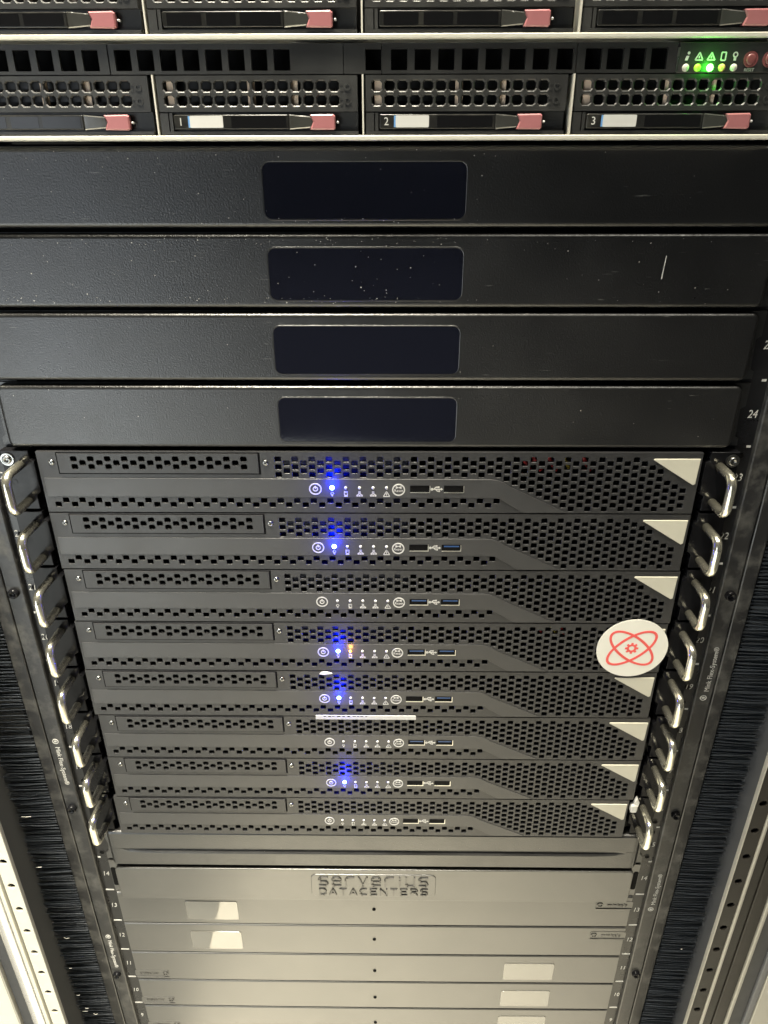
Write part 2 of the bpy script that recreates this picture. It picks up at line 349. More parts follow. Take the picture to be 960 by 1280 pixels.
    def fluff(mb):
        rnd = random.Random(9)
        for z in ((-512, -560, -605, -628, -633, -638, -345, -410) if sx < 0 else (-520,)):
            x = rnd.uniform(290, 307); l = rnd.uniform(3, 9) if sx < 0 else 1.5; a = rnd.uniform(-0.3, 0.5)
            mb.tube([(sx*x, -3.2, z+CZ), (sx*(x+l/2), -3.5, z+CZ-0.4+a), (sx*(x+l), -3.2, z+CZ-a*2)], 0.28, 5)
    part('lint_fibre', None, fluff, M['paper'], bs, kind='stuff')
    part('baffle_plate', None, lambda mb: mb.box(*(sorted((sx*277.5, sx*348))+[4.6, 6.0, ZB+CZ, ZT+CZ])), M['baffle'], cab)
    part('side_panel', None, lambda mb: mb.box(*(sorted((sx*348.2, sx*350))+[-8, 700, ZB+CZ, ZT+CZ])), M['baffle'], cab)
    # front post with its row of round holes, then the profiles of the door frame outside it
    YP = -50.0
    def post(mb):
        cols = [(0.0, [k*29.4-476.0+(-0.5 if sx > 0 else 15.4)+CZ-0.0 for k in range(-18, 28)])]
        n0 = len(mb.v)
        a, b = (-5.9, 5.9)
        perforated(mb, cols, 0, 2.0, 3.0, 3.0, 1.75, a, b, ZB+CZ, ZT+CZ)
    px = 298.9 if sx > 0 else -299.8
    po = part('frame_post', None, post, M['brown'] if sx > 0 else M['cream_lit_post'], cab, (px, YP, 0))  # one post paint in two copies, lit on the left, shaded on the right
    part('post_backing', None, lambda mb: mb.box(-5.6, 5.6, 3.0, 4.0, ZB+CZ, ZT+CZ), M['dark'], po)
    def strip(name, x0, x1, yf, mat, yb=YP+14, rr=0.6):
        a, b = sorted((sx*x0, sx*x1))
        def fn(mb):
            n = 6; ring = []
            pr = [(a, yb)] + [(a+rr*(1-math.cos(math.pi/2*k/n)), yf+rr*(1-math.sin(math.pi/2*k/n))) for k in range(n+1)] + [(b-rr*(1-math.sin(math.pi/2*k/n)), yf+rr*(1-math.cos(math.pi/2*k/n))) for k in range(n+1)] + [(b, yb)]
            mb.grid([[(x, y, z) for x, y in pr] for z in (ZB+CZ, ZT+CZ)], False, True)
        return part(name, None, fn, mat, cab)
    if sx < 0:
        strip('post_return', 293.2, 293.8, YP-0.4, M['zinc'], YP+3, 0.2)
        strip('post_flange', 305.9, 307.6, YP+2, M['gasket']); strip('post_flange', 307.8, 310.2, YP-1.5, M['cream_lit_post']); strip('post_flange', 310.4, 312.0, YP-0.5, M['cream_lit_post'])
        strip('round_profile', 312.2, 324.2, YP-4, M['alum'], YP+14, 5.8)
        strip('door_gasket', 324.6, 334.5, YP+1, M['gasket']); strip('door_frame', 335, 337, YP-2, M['zinc']); strip('door_frame', 337.3, 420, YP, M['cream_lit_post'])
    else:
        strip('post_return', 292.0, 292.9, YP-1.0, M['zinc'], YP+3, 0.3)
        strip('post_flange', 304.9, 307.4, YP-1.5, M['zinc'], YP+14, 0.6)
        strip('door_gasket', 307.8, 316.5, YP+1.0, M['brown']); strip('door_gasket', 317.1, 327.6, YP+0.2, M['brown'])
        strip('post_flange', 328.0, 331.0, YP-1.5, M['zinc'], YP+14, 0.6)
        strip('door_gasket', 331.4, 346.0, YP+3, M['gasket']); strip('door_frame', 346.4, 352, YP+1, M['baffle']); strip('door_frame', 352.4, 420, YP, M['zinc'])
part('lower_cover', None, lambda mb: mb.cushion(-240, 240, -1030+CZ, -667.6+CZ, -2.4, 1.5, 1.0, 2.0), M['plastic'], cab)
# dark back of the bay so that no daylight shows through the gaps
part('rear_panel', None, lambda mb: mb.box(-348, 348, 690, 692, ZB+CZ, ZT+CZ), M['dark'], cab)

# ------------------------------------------------------------------ sheet-steel blank panels with a label window (units 24 to 27)
def blank_panel(zbase, label):
    t = thing('blank_panel', label, 'blank panel', (0, 0, zbase), 'black steel blanking panels above the grey servers')
    def body(mb):
        mb.cushion(-234, 234, 1.6, 43.0, -9.0, 0.6, 2.6, 4.5)
        mb.prism([(-241.2, 1.2), (241.2, 1.2), (241.2, 6), (239, 7.5), (238.2, 26), (241.2, 28), (241.2, 43.2), (-241.2, 43.2), (-241.2, 28), (-238.2, 26), (-239, 7.5), (-241.2, 6)], -1.6, -0.1)
        n = 6; P = rrect(-57.2, 57.2, 5.4, 36.2, 5.0, n); Q = rrect(-56.3, 56.3, 6.3, 35.3, 4.2, n)
        mb.grid([[(x, -8.9, z) for x, z in P], [(x, -9.15, z) for x, z in inset(P, 0.3)], [(x, -9.15, z) for x, z in inset(Q, -0.3)], [(x, -9.05, z) for x, z in Q]], True, False)
    part('panel_body', 'blankbody', body, M['panel'], t)
    part('gap_light_block', 'blankback', lambda mb: mb.box(-236, 236, 0.8, 9, 0.1, 44.35), M['dark'], t)  # added dark box, keeps stray light out of the panel gaps
    def film(mb): mb.prism(rrect(-56.2, 56.2, 6.4, 35.2, 4.1), -9.12, -8.9)
    part('label_window', 'blankfilm', film, M['film'], t)
    return t
bp = [blank_panel(0, 'black steel blank panel beside the number 24, just above the topmost grey server'),
      blank_panel(UH, 'unmarked black steel blank panel, third down below the drive-bay servers'),
      blank_panel(2*UH, 'black steel blank panel with white flecks and a short pale scratch at right'),
      blank_panel(3*UH, 'black steel blank panel directly under the drive-bay server, highest of the four')]
# chips and scratches of the second panel, raised paint flakes
def chips(mb):
    rnd = random.Random(3)
    mb.prism([(171.6, 18), (172.2, 18.2), (172.4, 24), (172.9, 31), (172.4, 31), (172.0, 24.5)], -9.14, -8.9)
    for k in range(230):
        x = rnd.choice([rnd.uniform(-225, -60), rnd.uniform(-60, 60), rnd.uniform(-215, 200)]); z = rnd.choice([rnd.uniform(4, 8), rnd.uniform(37, 41), rnd.uniform(4, 40)])
        r = rnd.uniform(0.08, 0.30)*rnd.choice([0.6, 0.8, 1.2]); mb.prism([(x+r*math.cos(a)*rnd.uniform(0.6, 1.5), z+r*math.sin(a)) for a in (0, 1.2, 2.5, 3.8, 5.0)], -9.2, -8.9)
part('paint_chip', None, chips, M['chip'], bp[2], kind='stuff')

def flecks(mb):
    rnd = random.Random(21)
    for k in range(60):
        x = rnd.choice([rnd.uniform(-225, -60), rnd.uniform(-60, 75), rnd.uniform(-60, 20)]); z = rnd.choice([rnd.uniform(3.5, 7), rnd.uniform(36, 41.5), rnd.uniform(4, 40)])
        r = rnd.uniform(0.08, 0.34); mb.prism([(x+r*math.cos(a)*rnd.uniform(0.6, 1.8), z+r*math.sin(a)) for a in (0, 1.2, 2.5, 3.8, 5.0)], -9.2, -8.9)
part('paint_chip', None, flecks, M['chip'], bp[3], kind='stuff')
# ------------------------------------------------------------------ the eight grey perforated servers (units 16 to 23)
YF = -11.0
YS = YF-0.4
E0, PX = -58.8, 5.5535
def server_bezel(mb):
    cols = {}
    def add(x, z): cols.setdefault(round(x, 2), []).append(z)
    xl = lambda z: 84+ (24.6-z)*2.05                                # left limit of the mesh field beside the slanting strip
    for k in range(-28, 50):
        x = E0+PX*k
        if x > 212.5 or x < -212: continue
        even = k % 2 == 0
        zs = [39.0-5.45*j-(0 if even else 2.72) for j in range(8)]
        for z in zs:
            if z < 3: continue
            if x < E0-1:
                j0 = (39.4, 33.9) if even else (36.65,)
                if -24 <= k <= -4 and z == zs[0]:
                    for q in j0: add(x, q)
                continue
            if x < 84 and z < 27.0: continue
            if x >= 84 and x < xl(z)+4: continue
            if x > 179 and z > 39.5-(x-180.5)*0.62-1.4: continue    # room for the corner badge
            add(x, z)
    for k in range(-28, 27):                                        # zig-zag row along the lower edge
        x = E0+PX*k+0.0
        if -213 < x < 86: add(x, 9.2 if k % 2 == 0 else 6.1)
    L = [(x, z) for x, z in cols.items()]
    perforated(mb, L, YF, 2.2, 2.2, 1.98, 0.45, -216.6, 216.6, 0.5, 44.0, 0.12)
def control_strip(mb):
    P = [(-214.5, 12.2), (82, 11.9), (86.5, 11.4), (90, 9.6), (103.5, 1.0), (132.5, 1.0), (93.5, 20.0), (89.5, 22.8), (85, 24.6), (80, 25.2), (-214.5, 25.5)]
    mb.prism(P, YS, YF+0.1, 0.12)
def bay_cover(mb):
    cols = []
    for k in range(21):
        x = E0+PX*(k-24); cols.append((x, [39.4, 33.9] if k % 2 == 0 else [36.65]))
    perforated(mb, cols, YF-1.1, 1.0, 2.15, 1.92, 0.75, -202.6, -71.6, 29.4, 43.0)
def bay_shadow(mb):                                                 # dark bars painting the shade in the slot round the cover
    for a, b, c, d in ((-203.8, -202.4, 28.3, 43.6), (-71.8, -70.4, 28.3, 43.6), (-202.4, -71.8, 28.3, 29.6), (-202.4, -71.8, 42.8, 43.6)): mb.box(a, b, YF-0.15, YF+0.1, c, d)
def screw(mb, r=1.9, h=0.9):
    mb.lathe(0, 0, [(r, 0.3), (r, -h*0.5), (r*0.8, -h*0.95), (r*0.5, -h)], 16)
def screw_slot(mb, r=1.1, h=0.95):
    for a in (0.5, 0.5+math.pi/2):
        c, d = math.cos(a), math.sin(a); w_ = 0.28
        mb.prism([(-r*c+w_*d, -r*d-w_*c), (r*c+w_*d, r*d-w_*c), (r*c-w_*d, r*d+w_*c), (-r*c-w_*d, -r*d+w_*c)], -h, 0)
Y0, Y1 = YS-0.15, YS+0.05
def seg(mb, xa, za, xb, zb, w_=0.28):
    d = Vector((xb-xa, zb-za)).normalized()*w_; mb.prism([(xa+d.y, za-d.x), (xb+d.y, zb-d.x), (xb-d.y, zb+d.x), (xa-d.y, za+d.x)], Y0, Y1)
def bulb_icon(mb): mb.ring(0, 15.0, 0.65, 1.15, Y0, Y1, 14); mb.box(-0.5, 0.5, Y0, Y1, 12.9, 14.0)
def drive_icon(mb):
    mb.ring(0, 14.5, 0.8, 1.35, Y0, Y1, 16); mb.prism(rrect(-1.3, 1.3, 15.2, 16.5, 0.3, 2), Y0, Y1); mb.prism(rrect(-1.3, 1.3, 12.5, 13.3, 0.3, 2), Y0, Y1)
def network_icon(mb):
    mb.prism([(-0.8, 14.9), (0.8, 14.9), (0.8, 16.6), (-0.8, 16.6)], Y0, Y1)
    for dx in (-1.5, 0, 1.5): mb.prism([(dx-0.62, 12.7), (dx+0.62, 12.7), (dx+0.62, 13.9), (dx-0.62, 13.9)], Y0, Y1)
    seg(mb, 0, 14.9, -1.5, 13.8); seg(mb, 0, 14.9, 1.5, 13.8)
def warning_icon(mb): seg(mb, -2.1, 12.7, 2.1, 12.7); seg(mb, -2.1, 12.7, 0, 16.5); seg(mb, 2.1, 12.7, 0, 16.5); seg(mb, 0, 13.5, 0, 15.2, 0.3)
def usb_icon(mb):
    zc = 18.1; seg(mb, 41.9, zc, 48.6, zc, 0.3); mb.lathe(42.2, zc, [(0.95, Y1), (0.95, Y0)], 12); mb.prism([(48.2, zc-0.9), (49.5, zc), (48.2, zc+0.9)], Y0, Y1)
    seg(mb, 43.3, zc, 44.8, zc+1.5); seg(mb, 44.8, zc+1.5, 46.2, zc+1.5); mb.box(46.0, 47.1, Y0, Y1, zc+1.0, zc+2.0)
    seg(mb, 44.6, zc, 45.8, zc-1.4); seg(mb, 45.8, zc-1.4, 46.9, zc-1.4); mb.lathe(47.0, zc-1.4, [(0.6, Y1), (0.6, Y0)], 10)
def power_btn(mb):
    mb.cur = 0; mb.ring(0, 0, 3.45, 4.2, -0.3, 0.1, 32); mb.ring(0, 0, 1.15, 1.75, -0.3, 0.1, 20); mb.box(-0.32, 0.32, -0.36, 0.1, 0.2, 2.3)
    mb.cur = 1; mb.lathe(0, 0, [(3.4, 0.1), (3.3, -0.12)], 24)
def reset_btn(mb):
    mb.cur = 0; mb.ring(0, 0, 3.55, 4.3, -0.3, 0.1, 32)
    mb.prism([(-1.9, 0.7), (-0.1, 1.5), (-0.1, 1.9), (-1.9, 2.7)], -0.25, 0.05); mb.prism([(0.1, 1.5), (1.9, 0.7), (1.9, 2.7), (0.1, 1.9)], -0.25, 0.05)
    mb.cur = 1; mb.lathe(0, 0, [(3.5, 0.1), (3.4, -0.12)], 24)
def usb_shell(mb):
    x0, x1, z0, z1, t = -6.7, 6.7, -2.6, 2.6, 0.42
    y0, y1 = YS-0.3, YS+0.1
    mb.cur = 0; mb.box(x0, x1, y0, y1, z0, z0+t*1.6); mb.box(x1-t*1.3, x1, y0, y1, z0+t*1.6, z1)
    mb.cur = 1; mb.box(x0+t, x1-t*1.3, y1-0.22, y1-0.05, z0+t*1.6, z1)
    mb.cur = 2; mb.box(x0, x0+t, y0, y1, z0+t*1.6, z1); mb.box(x0+t, x1-t*1.3, y0, y1, z1-t, z1)
def handle(mb, sx):
    X = sx*230.0; pts = []
    zt, zb, yo, yi, r = 33.4, 7.4, -29.5, -7.6, 6.5
    pts.append((X, yi, zt)); pts.append((X, yo+r+4, zt))
    for k in range(1, 8): a = math.pi/2*k/7; pts.append((X, yo+r*(1-math.sin(a)), zt-r*(1-math.cos(a))))
    for k in range(0, 8): a = math.pi/2*k/7; pts.append((X, yo+r*(1-math.cos(a)), zb+r*(1-math.sin(a))))
    pts.append((X, yi, zb))
    mb.tube(pts, 2.95, 20)
def ear(mb, sx):
    P = [(220.5, 14.0), (223.6, 11.5), (223.6, 1.0), (241.6, 1.0), (241.6, 43.4), (223.0, 43.4), (223.0, 37.5), (220.5, 35.8)]
    P = [(sx*x, z) for x, z in P]
    if sx < 0: P.reverse()
    mb.prism(P, -8.0, -1.0, 0.35)
def make_server(i, label, lit, dx=0.0, usb=(0, 0), amber=False):
    t = thing('rack_server', label, 'server', (dx, 0, -(i+1)*UH), 'grey perforated servers stacked in the middle of the rack')
    part('chassis', 'sv_ch', lambda mb: mb.box(-215.5, 215.5, 14, 620, 1.2, 43.2), M['dark'], t)
    part('chassis_rim', 'sv_rim', lambda mb: (mb.box(-216, 216, YF+2.3, 14, 0.8, 1.3), mb.box(-216, 216, YF+2.3, 14, 43.2, 43.7), mb.box(-216.2, -215.7, YF+2.3, 14, 1.3, 43.2), mb.box(215.7, 216.2, YF+2.3, 14, 1.3, 43.2)), M['bezel'], t)
    bz = part('bezel', 'sv_bz', server_bezel, M['bezel'], t)
    cv = part('drive_bay_cover', 'sv_cv', lambda mb: (bay_cover(mb)), M['bezel'], t)
    part('cover_slot_shade', 'sv_sl', lambda mb: bay_shadow(mb), M['dark'], cv)
    for x in (-207.4, -66.9):
        w_ = part('bezel_screw', 'sv_sc', screw, M['screw'], t, (x, YF, 36.6)); part('screw_slot', 'sv_ss', screw_slot, M['dark'], w_)
    cs = part('control_strip', 'sv_cs', control_strip, M['strip'], t)
    for nm, fn, x in (('bulb_icon', bulb_icon, -24.0), ('drive_icon', drive_icon, -14.9), ('network_icon', network_icon, -5.8), ('network_icon', network_icon, 3.2), ('warning_icon', warning_icon, 12.1), ('usb_icon', usb_icon, 0)):
        part(nm, 'sv_'+nm, fn, M['white'], cs, (x, 0, 0))
    part('power_button', 'sv_pb', power_btn, [M['white'], M['strip']], t, (-35.1, YS, 18.1))
    rb = part('reset_button', 'sv_rb', reset_btn, [M['white'], M['strip']], t, (20.1, YS, 17.6))
    txt('reset_lettering', 'sv_rt', 'Reset', 2.7, M['white'], rb, (0, -0.15, -0.65))
    for k, x in enumerate((-24.0, -14.9, -5.8, 3.2, 12.1)):
        if k == 0 and lit: mk = 'led_blue'
        elif k == 1 and amber: mk = 'led_amber'
        else: mk = 'ledoff'
        r = 1.6 if mk == 'led_blue' else 1.05
        part('status_led', 'sv_led'+mk, lambda mb: mb.lathe(0, 0, [(r, 0.1), (r*0.95, -0.5), (r*0.6, -0.9), (r*0.15, -1.0)], 14), M[mk], t, (x, YS, 19.0), label={'led_blue': 'lit blue status light', 'led_amber': 'lit amber status light'}.get(mk))
        if mk == 'led_blue':
            lamp('led_glow', t, (x, YF-6.5, 20.2), 0.04, (0.0, 0.012, 1.0), 1.5)
            lamp('led_glow', t, (x, YF+5.5, 24.0), 0.018, (0.0, 0.012, 1.0), 1.5)
        if mk == 'led_amber': lamp('led_glow', t, (x, YF-4.0, 20.6), 0.006, (1.0, 0.45, 0.05), 1.0)
    for k, x in enumerate((34.4, 56.8)):
        u = usb[k]
        part('usb_port', 'sv_usb%d' % u, usb_shell, [M['steel'], M['dark'], M['dark']], t, (x, 0, 18.0))
        part('usb_tongue', 'sv_ton%d' % u, lambda mb: mb.box(-5.2, 5.2, YS-0.16, YS-0.06, 0.9, 2.0), M['tongue_b'] if u else M['dark'], t.children[-1])
    part('corner_badge', 'sv_bd', lambda mb: mb.prism([(213.4, 21.6), (214.8, 22.4), (215.2, 40.0), (185.6, 40.0), (185.2, 39.2)], YF-0.7, YF+0.1, 0.2), M['cream'], t)
    part('glow_catch_board', 'sv_pcb', lambda mb: mb.box(-66, 26, YF+9.5, YF+10.5, 4, 42), M['board'], t)  # added unseen board, catches the blue glow behind the mesh
    for sx in (-1, 1):
        e_ = part('rack_ear', 'sv_ear%d' % sx, lambda mb: ear(mb, sx), M['ear'], t)
        part('handle', 'sv_hd%d' % sx, lambda mb: handle(mb, sx), M['chrome'], e_)
        part('ear_hole', 'sv_eh%d' % sx, lambda mb: [mb.ring(sx*236.5, z, 1.6, 2.1, -8.3, -7.9, 16) for z in (21.0,)], M['ear'], e_)
    return t
sv = [
    make_server(0, 'topmost grey perforated server with a lit blue light, directly under the black blank panels', True, 0.0),
    make_server(1, 'second grey perforated server from the top, blue light lit', True, 0.0, (0, 1)),
    make_server(2, 'third grey perforated server from the top, lights unlit, above the amber-lit one', False, 0.9, (1, 1)),
    make_server(3, 'grey perforated server with blue and amber lights, corner under the round atom sticker', True, 0.0, (1, 1), True),
    make_server(4, 'grey perforated server with a lit blue light just below the round atom sticker', True, -0.7, (0, 1)),
    make_server(5, 'grey perforated server, lights unlit, white paper strip on its top edge', False, 1.6, (1, 1)),
    make_server(6, 'grey perforated server with lit blue light, second from the bottom of the stack', True, 1.3),
    make_server(7, 'bottom grey perforated server of the stack, lights unlit, above the grooved panel', False, -1.6),
]
# wires and components glimpsed through the mesh of two servers
for si, xs in ((0, (101, 108, 118, 128, 141)), (3, (122, 132, 138))):
    for k, x in enumerate(xs):
        part('inner_wire', None, lambda mb: mb.tube([(x, 2, 42), (x+3, 1, 34), (x+8, 3, 26)], 1.4, 7), M['cable_y'] if k == len(xs)-2 else M['cable_r'], sv[si])
# bolts that hold the first ears to the rail
ears0 = [c for c in sv[0].children if c.name.startswith('rack_ear')]
for sx, e_ in zip((-1, 1), ears0):
    part('ear_bolt', 'earbolt', lambda mb: (mb.ring(0, 0, 2.6, 4.3, -1.0, 0.3, 24), mb.lathe(0, 0, [(3.0, 0), (3.0, -2.0), (2.4, -2.6), (1.2, -2.2), (0.5, -1.2)], 20)), M['screw'], e_, (sx*237.4, -8.2, 37.6))

# sticker, label strip and scraps: things of their own
st = thing('sticker', 'round white sticker printed with a red atom and gear, stuck over a grey server corner', 'sticker', (193.2, YF-0.75, -4*UH+23.3))
part('sticker_disc', None, lambda mb: mb.prism([(26.1*math.cos(2*math.pi*k/64), 25.7*math.sin(2*math.pi*k/64)) for k in range(64)], -0.55, -0.2), M['paper'], st)
def orbits(mb):
    for sgn in (-1, 1): mb.ring(-0.4, 0.2, 7.6, 9.5, -0.66, -0.5, 64, 2.12, sgn*math.radians(41))
def orbits2(mb):
    for sgn in (-1, 1):
        n = 72; rot = sgn*math.radians(40); c, d = math.cos(rot), math.sin(rot)
        def e(A, B, y): return [(-0.4+A*math.cos(2*math.pi*j/n)*c-B*math.sin(2*math.pi*j/n)*d, y, 0.2+A*math.cos(2*math.pi*j/n)*d+B*math.sin(2*math.pi*j/n)*c) for j in range(n)]
        yy = -0.62-0.03*(sgn > 0)
        mb.grid([e(21.3, 10.3, -0.5), e(21.3, 10.3, yy), e(19.3, 8.3, yy), e(19.3, 8.3, -0.5)], True, False)
part('atom_print', None, orbits2, M['red'], st)
def gear(mb):
    o = []; 
    for k in range(8):
        a = 2*math.pi*k/8
        for da, r in ((-0.26, 3.6), (-0.16, 5.0), (0.16, 5.0), (0.26, 3.6)): o.append((a+da, r))
    n = len(o)
    out = [(-0.4+r*math.cos(a), 0.2+r*math.sin(a)) for a, r in o]; inn = [(-0.4+1.9*math.cos(a), 0.2+1.9*math.sin(a)) for a, r in o]
    mb.grid([[(x, -0.5, z) for x, z in out], [(x, -0.62, z) for x, z in out], [(x, -0.62, z) for x, z in inn], [(x, -0.5, z) for x, z in inn]], True, False)
part('gear_print', None, gear, M['red'], st)
ls = thing('label_strip', 'white paper label strip tucked along the seam between two grey servers', 'label', (-4.2, YF-0.6, -5*UH+0.6))
part('strip_paper', None, lambda mb: mb.prism(rrect(-39.2, 39.2, -2.9, 0.9, 0.4, 2), -0.3, 0.3), M['white'], ls)
def cutletters(mb):
    rnd = random.Random(4); x = -33.0
    while x < 2: 
        wd = rnd.uniform(1.4, 3.0); mb.box(x, x+wd, -0.36, -0.28, rnd.choice([-0.2, 0.1]), 0.85); x += wd+rnd.uniform(0.5, 2.4)
part('cut_off_lettering', None, cutletters, M['dark'], ls)
sp = thing('paper_scrap', 'tiny white paper scrap caught in the seam above the blue light', 'paper scrap', (-34.4, YF-0.7, -4*UH-1.4))
part('scrap', None, lambda mb: mb.prism([(-4.2, -0.6), (-1.0, -1.2), (5.2, 0.0), (1.0, 1.4), (-3.0, 1.0)], -0.8, 0.1), M['paper'], sp)
tg = thing('white_clip', 'small white plastic clip wedged beside the handle near the lowest right corner', 'clip', (220.4, -9.5, -7*UH-6))
part('clip_body', None, lambda mb: mb.cushion(-3.2, 2.4, -8.0, 0.5, -2.6, 1.5, 1.0, 1.6), M['white'], tg)
part('clip_arm', None, lambda mb: mb.prism([(-1.2, 0.0), (2.8, -2.0), (3.4, 3.0), (1.0, 8.5), (-0.6, 5.0)], -2.0, 1.0, 0.4), M['white'], tg)

# ------------------------------------------------------------------ unit 15: grooved panel, unit 14: embossed panel
t15 = thing('grooved_panel', 'black blank panel with a long pressed groove, between the grey servers and the embossed panel', 'blank panel', (0, 0, -9*UH))
def grooved(mb):
    xs = [-234.5, -231, -228, -224, -216, -205, -190, -100, 0, 100, 190, 203, 214, 222, 228, 231, 234.5]
    rows = []
    for x in xs:
        g = max(0.0, min(1.0, (222-abs(x))/26.0)); g = math.sqrt(g)*2.2; e = max(0.0, abs(x)-229.5); yf = -9.5+e*e*0.16
        w_ = 0.4+1.45*g
        p = [(0.6, 44.0), (yf+2.4, 44.0), (yf+0.75, 43.3), (yf, 41.6), (yf, 24.2+0.5), (yf+g*0.25, 24.2), (yf+g, 23.2), (yf+g, 24.0-w_), (yf+0.2*g, 22.2-w_), (yf, 21.4-w_), (yf, 3.4), (yf+0.75, 2.6), (yf+2.4, 1.9), (0.6, 1.9)]
        rows.append([(x, y, z) for y, z in p])
    mb.grid(rows, False, False)
    for x in (-1, 1):
        P = [(x*228, 1.0), (x*241.3, 1.0), (x*241.3, 8), (x*238.5, 12), (x*237.5, 20), (x*239.5, 28), (x*241.3, 31), (x*241.3, 43.5), (x*228, 43.5)]
        if x < 0: P.reverse()
        mb.prism(P, -1.8, -0.2)
part('panel_body', None, grooved, M['shelf'], t15)
t14 = thing('embossed_panel', 'black blank panel with raised datacentre lettering in its middle', 'blank panel', (0, 0, -10*UH))
def emb_panel(mb):
    mb.cushion(-233, 233, 1.0, 42.4, -9.5, 0.6, 0.7, 3.5)
    for x in (-1, 1):
        P = [(x*228, 1.0), (x*241.3, 1.0), (x*241.3, 42.4), (x*228, 42.4)]
        if x < 0: P.reverse()
        mb.prism(P, -1.8, -0.2)
    mb.cushion(-56.5, 56.5, 7.2, 36.6, -10.1, -9.3, 0.6, 5)
part('ear_slot', 'slot14', lambda mb: mb.prism(rrect(-2.2, 2.2, 9, 33, 1.6), -2.0, -1.7), M['dark'], t14, (238.8, 0, 0))
part('ear_slot', 'slot14', None, M['dark'], t14, (-238.8, 0, 0))
b14 = part('panel_body', None, emb_panel, M['plastic'], t14)
# lettering drawn as strokes: two lines, "serverius" wide lower case and "DATACENTERS" wide capitals
def stroke_letters(mb):
    yf, yb = -11.0, -10.0
    def seg(x0, z0, x1, z1, w_):
        d = Vector((x1-x0, z1-z0)); l = d.length; d.normalize(); x0 -= d.x*w_*0.4; z0 -= d.y*w_*0.4; x1 += d.x*w_*0.4; z1 += d.y*w_*0.4; e = d*0; n_ = Vector((-d.y, d.x))*w_/2
        mb.prism([(x0-n_.x-e.x, z0-n_.y-e.y), (x1-n_.x+e.x, z1-n_.y+e.y), (x1+n_.x+e.x, z1+n_.y+e.y), (x0+n_.x-e.x, z0+n_.y-e.y)][::-1] if False else
                 [(x0+n_.x, z0+n_.y), (x0-n_.x, z0-n_.y), (x1-n_.x, z1-n_.y), (x1+n_.x, z1+n_.y)], yf, yb)
    LOW = {'s': [((1, 1), (.2, 1)), ((.2, 1), (0, .78)), ((0, .78), (.2, .5)), ((.2, .5), (.8, .5)), ((.8, .5), (1, .25)), ((1, .25), (.8, 0)), ((.8, 0), (0, 0))],
           'e': [((.2, .5), (1, .5)), ((1, .5), (1, .75)), ((1, .75), (.8, 1)), ((.8, 1), (.2, 1)), ((.2, 1), (0, .75)), ((0, .75), (0, .25)), ((0, .25), (.2, 0)), ((.2, 0), (1, 0))],
           'r': [((0, 0), (0, .7)), ((0, .7), (.25, 1)), ((.25, 1), (1, 1))], 'v': [((0, 1), (.5, 0)), ((.5, 0), (1, 1))],
           'i': [((.5, 0), (.5, .72)), ((.5, .88), (.5, 1))], 'u': [((0, 1), (0, .25)), ((0, .25), (.2, 0)), ((.2, 0), (1, 0)), ((1, 0), (1, 1))]}
    UP = {'D': [((0, 0), (0, 1)), ((0, 1), (.7, 1)), ((.7, 1), (1, .7)), ((1, .7), (1, .3)), ((1, .3), (.7, 0)), ((.7, 0), (0, 0))],
          'A': [((0, 0), (.5, 1)), ((.5, 1), (1, 0)), ((.3, .3), (.7, .3))], 'T': [((0, 1), (1, 1)), ((.5, 1), (.5, 0))],
          'C': [((1, 1), (.25, 1)), ((.25, 1), (0, .7)), ((0, .7), (0, .3)), ((0, .3), (.25, 0)), ((.25, 0), (1, 0))],
          'E': [((1, 1), (0, 1)), ((0, 1), (0, 0)), ((0, .5), (.85, .5)), ((0, 0), (1, 0))], 'N': [((0, 0), (0, 1)), ((0, 1), (1, 0)), ((1, 0), (1, 1))],
          'R': [((0, 0), (0, 1)), ((0, 1), (.8, 1)), ((.8, 1), (1, .75)), ((1, .75), (.8, .5)), ((.8, .5), (0, .5)), ((.5, .5), (1, 0))], 'S': LOW['s']}
    def word(txt_, F, x0, x1, z0, h, w_, gap, narrow):
        ws = [0.35 if c in narrow else 1.0 for c in txt_]; unit = ((x1-x0)-gap*(len(txt_)-1))/sum(ws); x = x0
        for c, k in zip(txt_, ws):
            for (a, b), (c2, d2) in F[c]: seg(x+a*unit*k, z0+b*h, x+c2*unit*k, z0+d2*h, w_)
            x += unit*k+gap
    word('serverius', LOW, -49.0, 49.0, 22.4, 10.8, 1.35, 4.4, 'i')
    word('DATACENTERS', UP, -49.0, 49.0, 10.0, 7.8, 1.15, 3.6, '')
part('raised_lettering', None, stroke_letters, M['shelf'], t14)  # darker than the plate, relief shading put into the letter colour

